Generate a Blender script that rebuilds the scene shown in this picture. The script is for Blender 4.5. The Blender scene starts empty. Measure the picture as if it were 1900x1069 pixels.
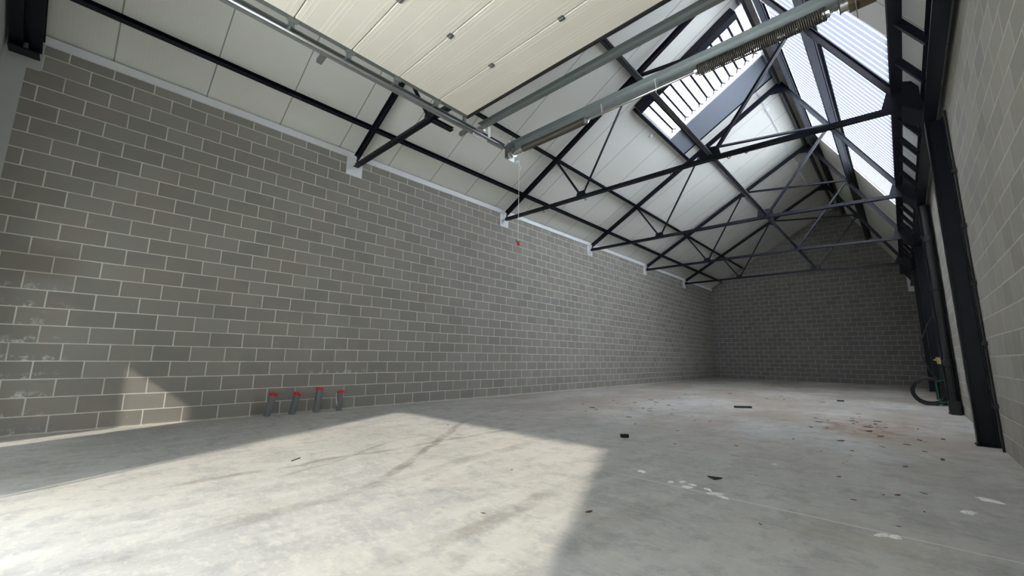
import bpy, bmesh, math, random
from mathutils import Vector, Matrix
rnd = random.Random(7)
S = bpy.context.scene
C = S.collection

# ------------------------------------------------------------------ camera
CAM = Vector((8.0018, -0.3922, 1.0289)); YAW, PITCH, ROLL, FPX = 0.7556, 0.1665, 0.0134, 763.78
cy_, sy_, cp_, sp_, cr_, sr_ = math.cos(YAW), math.sin(YAW), math.cos(PITCH), math.sin(PITCH), math.cos(ROLL), math.sin(ROLL)
fwd = Vector((-sy_*cp_, cy_*cp_, sp_)); rt = Vector((cy_, sy_, 0)); up = rt.cross(fwd)
r2 = cr_*rt + sr_*up; u2 = -sr_*rt + cr_*up
cam = bpy.data.objects.new('camera', bpy.data.cameras.new('camera')); C.objects.link(cam)
cam.data.sensor_width = 36; cam.data.lens = FPX/1900*36; cam.data.clip_start = 0.05; cam.data.clip_end = 200
cam.matrix_world = Matrix(((r2.x, u2.x, -fwd.x, CAM.x), (r2.y, u2.y, -fwd.y, CAM.y), (r2.z, u2.z, -fwd.z, CAM.z), (0, 0, 0, 1)))
S.camera = cam

# ------------------------------------------------------------------ light
EXPOSURE = 3.2
SKY = 8.5          # zenith radiance of the overcast sky
SUN = 0.43
S.view_settings.view_transform = 'Standard'; S.view_settings.look = 'None'
S.view_settings.gamma = 1; S.view_settings.use_curve_mapping = False
S.view_settings.exposure = EXPOSURE
w = bpy.data.worlds.new('sky'); S.world = w; w.use_nodes = True
bg = w.node_tree.nodes['Background']; bg.inputs[0].default_value = (0.83, 0.915, 1.0, 1); 
_t = w.node_tree; _g = _t.nodes.new('ShaderNodeTexCoord'); _s = _t.nodes.new('ShaderNodeSeparateXYZ'); _t.links.new(_g.outputs['Generated'], _s.inputs[0])
_m = _t.nodes.new('ShaderNodeMapRange'); _p = _t.nodes.new('ShaderNodeMath'); _p.operation = 'POWER'; _p.use_clamp = True; _t.links.new(_s.outputs[2], _p.inputs[0]); _p.inputs[1].default_value = 2.4; _t.links.new(_p.outputs[0], _m.inputs[0])      # darker toward the horizon, brightest overhead
_m.inputs[1].default_value = 0.0; _m.inputs[2].default_value = 1.0; _m.inputs[3].default_value = SKY*0.10; _m.inputs[4].default_value = SKY
_c = _t.nodes.new('ShaderNodeMapRange'); _c.interpolation_type = 'SMOOTHSTEP'; _t.links.new(_s.outputs[1], _c.inputs[0])      # sky dimmed on the door side, shaped to cut light through the doorway
_c.inputs[1].default_value = -0.38; _c.inputs[2].default_value = 0.12; _c.inputs[3].default_value = 0.12; _c.inputs[4].default_value = 1.0
_k = _t.nodes.new('ShaderNodeMath'); _k.operation = 'MULTIPLY'; _t.links.new(_m.outputs[0], _k.inputs[0]); _t.links.new(_c.outputs[0], _k.inputs[1])
_t.links.new(_k.outputs[0], bg.inputs[1])
sun = bpy.data.objects.new('sun', bpy.data.lights.new('sun', 'SUN')); C.objects.link(sun)
sun.data.energy = SUN; sun.data.angle = math.radians(1.6); sun.data.color = (1, 0.93, 0.8)
sdir = Vector((-0.47, 1.0, -0.76)).normalized()
sun.rotation_euler = sdir.to_track_quat('-Z', 'Y').to_euler(); sun.location = (12, -12, 12)
S.cycles.max_bounces = 12; S.cycles.diffuse_bounces = 8; S.cycles.transmission_bounces = 8
S.cycles.caustics_reflective = False; S.cycles.caustics_refractive = False
S.cycles.sample_clamp_indirect = 6
S.cycles.use_denoising = True

# ------------------------------------------------------------------ dimensions
L0, L1 = -1.46, 25.54          # inner faces of front and end wall
XR = 8.77                      # right wall inner face
TY = [3.222, 7.725, 12.23, 16.74, 21.245]
K = 0.577                      # left slope
Z0 = 5.25
ZL = lambda x: Z0 + K*x      # underside of left roof
XS = 8.66; K2 = 1.732
ZR = lambda x: 4.93 + K2*(XS-x)
XA = (4.93 + K2*XS - Z0)/(K+K2); ZA = ZL(XA)

# ------------------------------------------------------------------ material helpers
def mat(name):
    m = bpy.data.materials.new(name); m.use_nodes = True
    nt = m.node_tree; b = nt.nodes['Principled BSDF']
    return m, nt, b
def nd(nt, t, **kw):
    n = nt.nodes.new(t)
    for k, v in kw.items():
        if k.startswith('i_'):
            n.inputs[int(k[2:])].default_value = v
        else: setattr(n, k, v)
    return n
def lk(nt, a, b): nt.links.new(a, b)
def mth(nt, op, a, b=None, c=None, clamp=False):
    n = nt.nodes.new('ShaderNodeMath'); n.operation = op; n.use_clamp = clamp
    for i, v in enumerate((a, b, c)):
        if v is None: continue
        if isinstance(v, (int, float)): n.inputs[i].default_value = v
        else: nt.links.new(v, n.inputs[i])
    return n.outputs[0]
def mixc(nt, f, a, b, mode='MIX'):
    n = nt.nodes.new('ShaderNodeMix'); n.data_type = 'RGBA'; n.blend_type = mode
    for i, v in ((0, f), (6, a), (7, b)):
        if isinstance(v, (int, float)): n.inputs[i].default_value = v
        elif isinstance(v, tuple): n.inputs[i].default_value = v if len(v) == 4 else (*v, 1)
        else: nt.links.new(v, n.inputs[i])
    return n.outputs[2]
def ramp(nt, src, p0, p1):
    n = nt.nodes.new('ShaderNodeMapRange'); n.interpolation_type = 'SMOOTHSTEP'
    nt.links.new(src, n.inputs[0]); n.inputs[1].default_value = p0; n.inputs[2].default_value = p1
    return n.outputs[0]
def noise(nt, vec, scale, detail=4, rough=0.55, sc3=None):
    if sc3:
        mp = nd(nt, 'ShaderNodeMapping'); mp.inputs['Scale'].default_value = sc3
        lk(nt, vec, mp.inputs[0]); vec = mp.outputs[0]
    n = nd(nt, 'ShaderNodeTexNoise'); n.inputs['Scale'].default_value = scale
    n.inputs['Detail'].default_value = detail; n.inputs['Roughness'].default_value = rough
    lk(nt, vec, n.inputs['Vector']); return n.outputs[0]
def wpos(nt):
    g = nd(nt, 'ShaderNodeNewGeometry'); s = nd(nt, 'ShaderNodeSeparateXYZ'); lk(nt, g.outputs[0], s.inputs[0])
    return g.outputs[0], s.outputs[0], s.outputs[1], s.outputs[2]
def comb(nt, x, y, z=0.0):
    c = nd(nt, 'ShaderNodeCombineXYZ')
    for i, v in enumerate((x, y, z)):
        if isinstance(v, (int, float)): c.inputs[i].default_value = v
        else: lk(nt, v, c.inputs[i])
    return c.outputs[0]
def bump(nt, b, h, st=0.3, dist=0.01):
    n = nd(nt, 'ShaderNodeBump'); n.inputs['Strength'].default_value = st; n.inputs['Distance'].default_value = dist
    lk(nt, h, n.inputs['Height']); lk(nt, n.outputs[0], b.inputs['Normal'])

def simple(name, col, rough=0.6, metal=0.0, var=0.15, scale=6.0):
    m, nt, b = mat(name)
    p, x, y, z = wpos(nt)
    n = noise(nt, p, scale)
    c = mixc(nt, n, tuple(v*(1-var) for v in col), tuple(min(1, v*(1+var)) for v in col))
    lk(nt, c, b.inputs['Base Color']); b.inputs['Roughness'].default_value = rough; b.inputs['Metallic'].default_value = metal
    return m

def block_mat(name, axis, shift, zshift, base, joint, stains=False):
    m, nt, b = mat(name)
    p, x, y, z = wpos(nt)
    h = y if axis == 'y' else x
    # small wobble of the courses
    wob = mth(nt, 'MULTIPLY', mth(nt, 'SUBTRACT', noise(nt, p, 1.3, 2), 0.5), 0.012)
    v = comb(nt, mth(nt, 'ADD', mth(nt, 'ADD', h, shift + 45.0), wob), mth(nt, 'ADD', mth(nt, 'ADD', z, zshift), wob))
    br = nd(nt, 'ShaderNodeTexBrick', offset=0.5, offset_frequency=2, squash=1.0, squash_frequency=2)
    lk(nt, v, br.inputs['Vector'])
    br.inputs['Color1'].default_value = (0.0, 0.0, 0.0, 1); br.inputs['Color2'].default_value = (1, 1, 1, 1)
    br.inputs['Mortar'].default_value = (0.5, 0.5, 0.5, 1)
    br.inputs['Scale'].default_value = 1.0; br.inputs['Mortar Size'].default_value = 0.0082
    br.inputs['Mortar Smooth'].default_value = 0.25; br.inputs['Bias'].default_value = 0.0
    br.inputs['Brick Width'].default_value = 0.45; br.inputs['Row Height'].default_value = 0.225
    t = nd(nt, 'ShaderNodeSeparateColor'); lk(nt, br.outputs[0], t.inputs[0])
    dark = tuple(c*0.86 for c in base); lite = tuple(c*1.13 for c in base)
    warm = (base[0]*1.08, base[1]*1.0, base[2]*0.93)
    c = mixc(nt, t.outputs[0], dark, lite)
    c = mixc(nt, ramp(nt, noise(nt, v, 1.7, 2), 0.45, 0.65), c, mixc(nt, 0.5, c, warm))
    fine = noise(nt, p, 90, 3, 0.7)
    c = mixc(nt, mth(nt, 'MULTIPLY', fine, 0.35), c, tuple(k*0.72 for k in base))
    big = noise(nt, p, 0.55, 5, 0.6)
    c = mixc(nt, mth(nt, 'MULTIPLY', ramp(nt, big, 0.5, 0.75), 0.35), c, tuple(k*1.25 for k in base))
    jn = ramp(nt, noise(nt, p, 2.2, 3), 0.25, 0.6)
    jc = mixc(nt, jn, tuple(k*0.72 for k in joint), joint)
    fac = br.outputs[1]
    smear = mth(nt, 'MULTIPLY', ramp(nt, noise(nt, p, 5.5, 6, 0.7), 0.6, 0.8), 0.35)
    c = mixc(nt, smear, c, tuple(k*0.8 for k in joint))
    c = mixc(nt, fac, c, jc)
    if stains:
        # lime bloom along the bed joints near the front corner and around the pipes
        zz = mth(nt, 'FRACT', mth(nt, 'DIVIDE', z, 0.225))
        low = mth(nt, 'SUBTRACT', 1.0, ramp(nt, zz, 0.05, 0.5))
        r1 = mth(nt, 'SUBTRACT', 1.0, ramp(nt, y, -0.62, -0.35))
        r1 = mth(nt, 'MULTIPLY', r1, mth(nt, 'SUBTRACT', 1.0, ramp(nt, z, 1.7, 2.1)))
        a1 = ramp(nt, mth(nt, 'ABSOLUTE', mth(nt, 'SUBTRACT', y, 3.3)), 1.0, 0.3)
        a2 = ramp(nt, mth(nt, 'ABSOLUTE', mth(nt, 'SUBTRACT', z, 0.72)), 0.22, 0.05)
        reg = mth(nt, 'MAXIMUM', r1, mth(nt, 'MULTIPLY', mth(nt, 'MULTIPLY', a1, a2), 0.8))
        bl = ramp(nt, noise(nt, p, 9, 6, 0.75), 0.5, 0.62)
        f = mth(nt, 'MULTIPLY', mth(nt, 'MULTIPLY', reg, bl), low)
        c = mixc(nt, mth(nt, 'MULTIPLY', f, 0.85), c, (0.72, 0.74, 0.74))
        # rusty brown patch near the front corner
        br1 = mth(nt, 'MULTIPLY', ramp(nt, mth(nt, 'ABSOLUTE', mth(nt, 'SUBTRACT', y, -0.75)), 0.5, 0.1), ramp(nt, mth(nt, 'ABSOLUTE', mth(nt, 'SUBTRACT', z, 2.15)), 0.35, 0.05))
        c = mixc(nt, mth(nt, 'MULTIPLY', br1, 0.4), c, (0.16, 0.12, 0.08))
        # pale cement skirt along the foot
        sk = ramp(nt, mth(nt, 'ADD', z, mth(nt, 'MULTIPLY', noise(nt, p, 4, 4), 0.03)), 0.045, 0.02)
        c = mixc(nt, mth(nt, 'MULTIPLY', sk, 0.8), c, joint)
    lk(nt, c, b.inputs['Base Color']); b.inputs['Roughness'].default_value = 0.92
    hh = mth(nt, 'ADD', mth(nt, 'MULTIPLY', fac, -1.0), mth(nt, 'MULTIPLY', fine, 0.25))
    bump(nt, b, hh, 0.5, 0.006)
    return m

M = {}
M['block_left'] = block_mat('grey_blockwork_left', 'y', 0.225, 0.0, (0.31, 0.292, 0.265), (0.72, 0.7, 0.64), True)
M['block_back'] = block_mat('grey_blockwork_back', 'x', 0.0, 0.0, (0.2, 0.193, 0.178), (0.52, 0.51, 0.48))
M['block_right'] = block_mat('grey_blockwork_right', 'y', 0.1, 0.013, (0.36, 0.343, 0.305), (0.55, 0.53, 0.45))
M['plaster'] = simple('painted_plaster', (0.5, 0.52, 0.5), 0.8, 0, 0.05, 2)
M['white'] = simple('white_flashing', (0.8, 0.82, 0.83), 0.45, 0, 0.04)
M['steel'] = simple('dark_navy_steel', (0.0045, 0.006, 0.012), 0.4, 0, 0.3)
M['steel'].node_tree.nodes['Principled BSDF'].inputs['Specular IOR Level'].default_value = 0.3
M['steel_lit'] = simple('lit_navy_steel', (0.06, 0.065, 0.08), 0.45, 0.1, 0.1)  # paler copy of the navy steel, rooflight glow put into its colour
M['galv'] = simple('galvanised_steel', (0.36, 0.39, 0.39), 0.38, 0.75, 0.12, 12)
M['galv_dark'] = simple('dull_galvanised_steel', (0.2, 0.22, 0.215), 0.5, 0.6, 0.12, 12)
M['galv_bright'] = simple('bright_galvanised_steel', (0.5, 0.52, 0.52), 0.28, 0.9, 0.08, 12)
M['chrome'] = simple('bright_zinc', (0.72, 0.72, 0.7), 0.22, 0.95, 0.05)
M['spring'] = simple('bronze_grey_spring_wire', (0.12, 0.11, 0.095), 0.45, 0.6, 0.15, 12)
M['rubber'] = simple('black_rubber', (0.012, 0.012, 0.013), 0.6, 0, 0.2)
M['cream_trim'] = simple('cream_reveal', (0.75, 0.68, 0.62), 0.7, 0, 0.05)
M['grey_panel'] = simple('slate_blue_panel', (0.2, 0.22, 0.26), 0.5, 0, 0.05)
M['pvc'] = simple('grey_pvc', (0.2, 0.21, 0.215), 0.35, 0, 0.12, 14)
M['red'] = simple('red_plastic', (0.72, 0.02, 0.03), 0.35, 0, 0.1)
M['green'] = simple('green_plastic', (0.02, 0.22, 0.1), 0.45, 0, 0.1)
M['brass'] = simple('brass', (0.7, 0.55, 0.25), 0.3, 0.9, 0.1)
M['cord'] = simple('white_cord', (0.8, 0.8, 0.76), 0.8, 0, 0.05)
M['leaf'] = simple('dry_brown_leaf', (0.13, 0.05, 0.025), 0.9, 0, 0.4, 30)
M['mortar'] = simple('white_mortar_crumbs', (0.85, 0.84, 0.81), 0.9, 0, 0.08, 40)
M['timber'] = simple('brown_timber', (0.1, 0.07, 0.035), 0.7, 0, 0.3, 20)

def ceiling_mat():
    m, nt, b = mat('white_insulated_roof_panels')
    p, x, y, z = wpos(nt)
    seam = mth(nt, 'ABSOLUTE', mth(nt, 'SUBTRACT', mth(nt, 'FRACT', mth(nt, 'ADD', mth(nt, 'DIVIDE', mth(nt, 'ADD', y, 0.485), 1.122), 10.5)), 0.5))
    sm = ramp(nt, seam, 0.011, 0.005)
    rib = mth(nt, 'SINE', mth(nt, 'MULTIPLY', y, 2*math.pi/0.052))
    n = noise(nt, p, 1.2, 3)
    c = mixc(nt, n, (0.70, 0.70, 0.655), (0.76, 0.755, 0.705))
    c = mixc(nt, mth(nt, 'MULTIPLY', ramp(nt, rib, 0.6, 1.0), 0.05), c, (0.42, 0.42, 0.4))
    c = mixc(nt, mth(nt, 'MULTIPLY', sm, 0.8), c, (0.2, 0.2, 0.19))
    lk(nt, c, b.inputs['Base Color']); b.inputs['Roughness'].default_value = 0.5
    bump(nt, b, mth(nt, 'SUBTRACT', mth(nt, 'MULTIPLY', rib, 0.05), sm), 0.4, 0.004)
    return m
M['ceil'] = ceiling_mat()

def door_mat():
    m, nt, b = mat('cream_ribbed_door_panel')
    p, x, y, z = wpos(nt)
    # repeat per section (0.61 m): groups of fine pressed lines
    f = mth(nt, 'FRACT', mth(nt, 'ADD', mth(nt, 'DIVIDE', mth(nt, 'SUBTRACT', y, 0.14), 0.6125), 10.0))
    lines = None
    for q in (0.09, 0.16, 0.42, 0.49, 0.56, 0.84, 0.91):
        d = ramp(nt, mth(nt, 'ABSOLUTE', mth(nt, 'SUBTRACT', f, q)), 0.016, 0.004)
        lines = d if lines is None else mth(nt, 'MAXIMUM', lines, d)
    wood = noise(nt, p, 60, 3, 0.6, (0.06, 1, 1))
    c = mixc(nt, wood, (0.66, 0.625, 0.535), (0.69, 0.655, 0.56))
    c = mixc(nt, mth(nt, 'MULTIPLY', lines, 0.28), c, (0.9, 0.87, 0.76))
    lk(nt, c, b.inputs['Base Color']); b.inputs['Roughness'].default_value = 0.5
    bump(nt, b, lines, 0.25, 0.003)
    return m
M['door'] = door_mat()

def sheet_mat(name, col, stripe=False):
    m = bpy.data.materials.new(name); m.use_nodes = True; nt = m.node_tree
    nt.nodes.remove(nt.nodes['Principled BSDF'])
    out = nt.nodes['Material Output']
    tr = nd(nt, 'ShaderNodeBsdfTranslucent'); tr.inputs[0].default_value = (*col, 1)
    df = nd(nt, 'ShaderNodeBsdfDiffuse'); df.inputs[0].default_value = (*[v*0.9 for v in col], 1)
    mx = nd(nt, 'ShaderNodeMixShader'); mx.inputs[0].default_value = 0.15
    if stripe:   # corrugation shading put into the sheet colour as darker stripes
        p, x, y, z = wpos(nt)
        q = mth(nt, 'ABSOLUTE', mth(nt, 'SUBTRACT', mth(nt, 'FRACT', mth(nt, 'DIVIDE', y, 0.2)), 0.5))
        f = ramp(nt, q, 0.12, 0.34)
        lk(nt, mixc(nt, f, stripe, col), tr.inputs[0]); lk(nt, mixc(nt, f, stripe, col), df.inputs[0])
    lk(nt, tr.outputs[0], mx.inputs[1]); lk(nt, df.outputs[0], mx.inputs[2]); lk(nt, mx.outputs[0], out.inputs[0])
    return m
M['poly_r'] = sheet_mat('translucent_corrugated_sheet', (0.93, 0.94, 0.97), (0.048, 0.05, 0.06))
M['poly_l'] = sheet_mat('translucent_ribbed_sheet', (0.92, 0.92, 0.94))

# floor: tracks given as world XY segments (x0,y0,x1,y1,width,strength)
TRACKS = [(2.6, 4.35, 4.9, 1.3, 0.075, 0.55), (3.74, 4.4, 3.72, 0.0, 0.07, 0.45), (4.1, .9, 3.2, 2.9, 0.035, 0.35), (4.37, .7, 4.36, 1.25, 0.09, 0.6), (5.15, 1.55, 5.4, 1.98, 0.1, 0.45), (6.28, .85, 6.18, 1.38, 0.11, 0.6),
          (4.5, 3.9, 5.05, -0.4, 0.10, 0.30), (5.9, 3.2, 6.05, 0.0, 0.10, 0.35), (6.6, 2.9, 6.5, 0.0, 0.14, 0.22)]
def floor_mat():
    m, nt, b = mat('dusty_concrete_slab')
    p, x, y, z = wpos(nt)
    n1 = noise(nt, p, 0.45, 6, 0.6); n2 = noise(nt, p, 2.6, 7, 0.68); n3 = noise(nt, p, 38, 4, 0.7)
    st = noise(nt, p, 1.5, 6, 0.62, (2.6, 0.7, 1))
    c = mixc(nt, ramp(nt, n1, 0.35, 0.66), (0.41, 0.405, 0.39), (0.50, 0.48, 0.44))
    c = mixc(nt, mth(nt, 'MULTIPLY', ramp(nt, st, 0.44, 0.62), 0.55), c, (0.55, 0.54, 0.50))
    c = mixc(nt, mth(nt, 'MULTIPLY', ramp(nt, n2, 0.5, 0.62), 0.45), c, (0.30, 0.30, 0.295))
    c = mixc(nt, mth(nt, 'MULTIPLY', ramp(nt, n3, 0.35, 0.7), 0.22), c, (0.6, 0.59, 0.56))
    fl = noise(nt, p, 9, 6, 0.75, (1.0, 2.0, 1))
    c = mixc(nt, mth(nt, 'MULTIPLY', ramp(nt, fl, 0.52, 0.60), 0.42), c, (0.60, 0.57, 0.49))
    c = mixc(nt, mth(nt, 'MULTIPLY', ramp(nt, noise(nt, p, 1.1, 5, 0.7), 0.55, 0.68), 0.4), c, (0.40, 0.37, 0.29))
    c = mixc(nt, mth(nt, 'MULTIPLY', ramp(nt, noise(nt, p, 5, 7, 0.72), 0.5, 0.36), 0.38), c, (0.27, 0.275, 0.285))
    # sandy brown film toward the far end
    far = mth(nt, 'MULTIPLY', ramp(nt, y, 3.5, 7.5), ramp(nt, noise(nt, p, 0.6, 5, 0.6, (1, 0.6, 1)), 0.36, 0.6))
    c = mixc(nt, mth(nt, 'MULTIPLY', far, 0.7), c, (0.35, 0.285, 0.225))
    # reddish clay smears
    cl = mth(nt, 'MULTIPLY', ramp(nt, noise(nt, p, 2.3, 6, 0.75), 0.56, 0.66), ramp(nt, y, 5.5, 8.0))
    c = mixc(nt, mth(nt, 'MULTIPLY', cl, 0.35), c, (0.24, 0.12, 0.07))
    # rusty clay patch right of the middle
    rp = mth(nt, 'MULTIPLY', ramp(nt, mth(nt, 'ABSOLUTE', mth(nt, 'SUBTRACT', x, 7.4)), 0.9, 0.2), ramp(nt, mth(nt, 'ABSOLUTE', mth(nt, 'SUBTRACT', y, 8.5)), 1.9, 0.4))
    c = mixc(nt, mth(nt, 'MULTIPLY', mth(nt, 'MULTIPLY', rp, ramp(nt, noise(nt, p, 3.2, 6, 0.75), 0.42, 0.62)), 0.75), c, (0.25, 0.14, 0.085))
    # dirt tracks
    for (x0, y0, x1, y1, wd, s) in TRACKS:
        L = math.hypot(x1-x0, y1-y0); dx, dy = (x1-x0)/L, (y1-y0)/L
        wob = mth(nt, 'MULTIPLY', mth(nt, 'SUBTRACT', noise(nt, p, 1.1, 2), 0.5), 0.25)
        d = mth(nt, 'ADD', mth(nt, 'ADD', mth(nt, 'MULTIPLY', x, -dy), mth(nt, 'MULTIPLY', y, dx)), x0*dy - y0*dx)
        d = mth(nt, 'ABSOLUTE', mth(nt, 'ADD', d, wob))
        al = mth(nt, 'ADD', mth(nt, 'ADD', mth(nt, 'MULTIPLY', x, dx), mth(nt, 'MULTIPLY', y, dy)), -x0*dx - y0*dy)
        e = mth(nt, 'MULTIPLY', ramp(nt, al, -0.2, 0.5), ramp(nt, al, L+0.2, L-0.7))
        f = mth(nt, 'MULTIPLY', mth(nt, 'MULTIPLY', ramp(nt, d, wd, wd*0.35), e), mth(nt, 'MULTIPLY', ramp(nt, n2, 0.3, 0.6), s))
        c = mixc(nt, f, c, (0.16, 0.14, 0.115))
    # pale bay joint at y = 3.17
    j = mth(nt, 'MULTIPLY', ramp(nt, mth(nt, 'ABSOLUTE', mth(nt, 'SUBTRACT', y, 3.17)), 0.014, 0.005), ramp(nt, x, 4.6, 7.4))
    c = mixc(nt, mth(nt, 'MULTIPLY', j, mth(nt, 'MULTIPLY', ramp(nt, n2, 0.3, 0.45), 0.85)), c, (0.7, 0.68, 0.64))
    # cement spill along the left wall
    sp = ramp(nt, mth(nt, 'ADD', x, mth(nt, 'MULTIPLY', mth(nt, 'SUBTRACT', noise(nt, p, 2.5, 5), 0.5), 0.35)), 0.24, 0.14)
    c = mixc(nt, mth(nt, 'MULTIPLY', sp, 0.5), c, (0.5, 0.48, 0.4))
    # dust specks
    vo = nd(nt, 'ShaderNodeTexVoronoi'); vo.inputs['Scale'].default_value = 5.0; lk(nt, p, vo.inputs['Vector'])
    sp2 = mth(nt, 'MULTIPLY', ramp(nt, vo.outputs['Distance'], 0.045, 0.02), 0.55)
    c = mixc(nt, sp2, c, (0.1, 0.09, 0.08))
    lk(nt, c, b.inputs['Base Color'])
    lk(nt, mth(nt, 'ADD', 0.72, mth(nt, 'MULTIPLY', n2, 0.25)), b.inputs['Roughness'])
    b.inputs['Specular IOR Level'].default_value = 0.2
    bump(nt, b, mth(nt, 'ADD', mth(nt, 'MULTIPLY', n3, 0.4), n2), 0.25, 0.006)
    return m
M['floor'] = floor_mat()

# ------------------------------------------------------------------ mesh helpers
def obj(name, bm, m, parent=None, smooth=False):
    me = bpy.data.meshes.new(name)
    bmesh.ops.recalc_face_normals(bm, faces=bm.faces)
    bm.to_mesh(me); bm.free()
    me.materials.append(M[m] if isinstance(m, str) else m)
    if smooth:
        for f in me.polygons: f.use_smooth = True
    o = bpy.data.objects.new(name, me); C.objects.link(o)
    if parent is not None: o.parent = parent
    return o
def struct(o): o['kind'] = 'structure'; return o
def thing(name, label, cat, loc, group=None):
    o = bpy.data.objects.new(name, None); o.empty_display_size = 0.1; C.objects.link(o); o.location = loc
    o['label'] = label; o['category'] = cat
    if group: o['group'] = group
    return o
def tag(o, label, cat, group=None):
    o['label'] = label; o['category'] = cat
    if group: o['group'] = group
    return o
def box(bm, a, b, off=(0, 0, 0)):
    a = [a[i]-off[i] for i in range(3)]; b = [b[i]-off[i] for i in range(3)]
    vs = [bm.verts.new((x, y, z)) for x in (a[0], b[0]) for y in (a[1], b[1]) for z in (a[2], b[2])]
    for f in ((0, 1, 3, 2), (4, 6, 7, 5), (0, 4, 5, 1), (2, 3, 7, 6), (0, 2, 6, 4), (1, 5, 7, 3)):
        bm.faces.new([vs[i] for i in f])
def prism(bm, pts, axis, a, b, off=(0, 0, 0)):
    """polygon pts in the plane normal to axis, extruded from a to b"""
    def P(u, v, t):
        q = (u, t, v) if axis == 'y' else ((t, u, v) if axis == 'x' else (u, v, t))
        return [q[i]-off[i] for i in range(3)]
    A = [bm.verts.new(P(u, v, a)) for u, v in pts]; B = [bm.verts.new(P(u, v, b)) for u, v in pts]
    bm.faces.new(A); bm.faces.new(B[::-1])
    n = len(pts)
    for i in range(n): bm.faces.new((A[i], B[i], B[(i+1) % n], A[(i+1) % n]))
def sec(kind, w, h, t=0.01):
    """cross sections as list of convex polygons, in (side, up) coordinates centred"""
    W, H = w/2, h/2
    R = lambda x0, y0, x1, y1: [(x0, y0), (x1, y0), (x1, y1), (x0, y1)]
    if kind == 'box': return [R(-W, -H, W, H)]
    if kind == 'I': return [R(-W, H-t, W, H), R(-W, -H, W, -H+t), R(-t*.6, -H+t, t*.6, H-t)]
    if kind == 'C': return [R(-W, H-t, W, H), R(-W, -H, W, -H+t), R(-W, -H+t, -W+t, H-t)]
    if kind == 'CR': return [R(-W, H-t, W, H), R(-W, -H, W, -H+t), R(W-t, -H+t, W, H-t)]
    if kind == 'L': return [R(-W, -H, W, -H+t), R(-W, -H+t, -W+t, H)]
    if kind == 'T': return [R(-W, -H, -t*.6, -H+t), R(t*.6, -H, W, -H+t), R(-t*.6-t, -H+t, -t*.6, H), R(t*.6, -H+t, t*.6+t, H)]   # two angles back to back
    if kind == 'TU': return [R(-W, H-t, -t*.6, H), R(t*.6, H-t, W, H), R(-t*.6-t, -H, -t*.6, H-t), R(t*.6, -H, t*.6+t, H-t)]
def beam(bm, p0, p1, kind, w, h, t=0.01, upv=(0, 0, 1), off=(0, 0, 0)):
    p0 = Vector(p0)-Vector(off); p1 = Vector(p1)-Vector(off)
    d = (p1-p0).normalized(); upv = Vector(upv)
    s = d.cross(upv)
    if s.length < 1e-4: s = d.cross(Vector((0, 1, 0)))
    s.normalize(); u = s.cross(d).normalized()
    for poly in sec(kind, w, h, t):
        A = [bm.verts.new(p0 + s*a + u*b) for a, b in poly]; B = [bm.verts.new(p1 + s*a + u*b) for a, b in poly]
        bm.faces.new(A); bm.faces.new(B[::-1]); n = len(poly)
        for i in range(n): bm.faces.new((A[i], B[i], B[(i+1) % n], A[(i+1) % n]))
def tube(bm, pts, r, n=12, off=(0, 0, 0), cap=True):
    pts = [Vector(p)-Vector(off) for p in pts]
    rings = []; prev = None
    for i, p in enumerate(pts):
        d = (pts[min(i+1, len(pts)-1)] - pts[max(i-1, 0)]).normalized()
        a = prev if prev is not None else (Vector((0, 0, 1)) if abs(d.z) < 0.9 else Vector((1, 0, 0)))
        s = (a - d*a.dot(d)).normalized(); prev = s
        v = d.cross(s); rr = r[i] if isinstance(r, (list, tuple)) else r
        rings.append([bm.verts.new(p + (s*math.cos(2*math.pi*k/n) + v*math.sin(2*math.pi*k/n))*rr) for k in range(n)])
    for a, b in zip(rings, rings[1:]):
        for k in range(n): bm.faces.new((a[k], a[(k+1) % n], b[(k+1) % n], b[k]))
    if cap: bm.faces.new(rings[0][::-1]); bm.faces.new(rings[-1])
def BM(): return bmesh.new()
def beam_obj(name, p0, p1, kind, w, h, m, parent=None, t=0.01, upv=(0, 0, 1)):
    off = tuple(parent.location) if parent is not None else (0, 0, 0)
    bm = BM(); beam(bm, p0, p1, kind, w, h, t, upv, off); return obj(name, bm, m, parent)
def mark_origin(o, loc):
    """move a parentless mesh's origin to loc"""
    loc = Vector(loc); o.data.transform(Matrix.Translation(-loc)); o.location = loc; return o

# ------------------------------------------------------------------ shell
bm = BM(); box(bm, (-0.4, -14, -0.2), (9.2, L1+0.4, 0)); struct(obj('floor', bm, 'floor'))
bm = BM(); box(bm, (-0.2, L0-0.2, 0), (0, L1+0.2, 5.13)); struct(obj('wall_left', bm, 'block_left'))
bm = BM(); box(bm, (XR, L0-0.2, 0), (XR+0.2, L1+0.2, 4.735)); struct(obj('wall_right', bm, 'block_right'))
gable = [(0, 0), (XR, 0), (XR, ZR(XR)), (XA, ZA), (0, ZL(0))]
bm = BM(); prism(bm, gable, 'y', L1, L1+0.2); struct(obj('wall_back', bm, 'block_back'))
def roofz(x): return ZL(x) if x < XA else ZR(x)
bm = BM()
DX0, DX1, DH = 3.60, 8.03, 4.26
PX0, PX1, PH = 0.79, 1.236, 2.23
for a, b, z in ((0, PX0, 0), (PX0, PX1, PH), (PX1, DX0, 0), (DX1, XR, 0)):
    prism(bm, [(a, z), (b, z), (b, roofz(b)), (a, roofz(a))], 'y', L0-0.2, L0)
prism(bm, [(DX0, DH), (DX1, DH), (DX1, roofz(DX1)), (XA, ZA), (DX0, roofz(DX0))], 'y', L0-0.2, L0)
struct(obj('wall_front', bm, 'plaster'))

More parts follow.
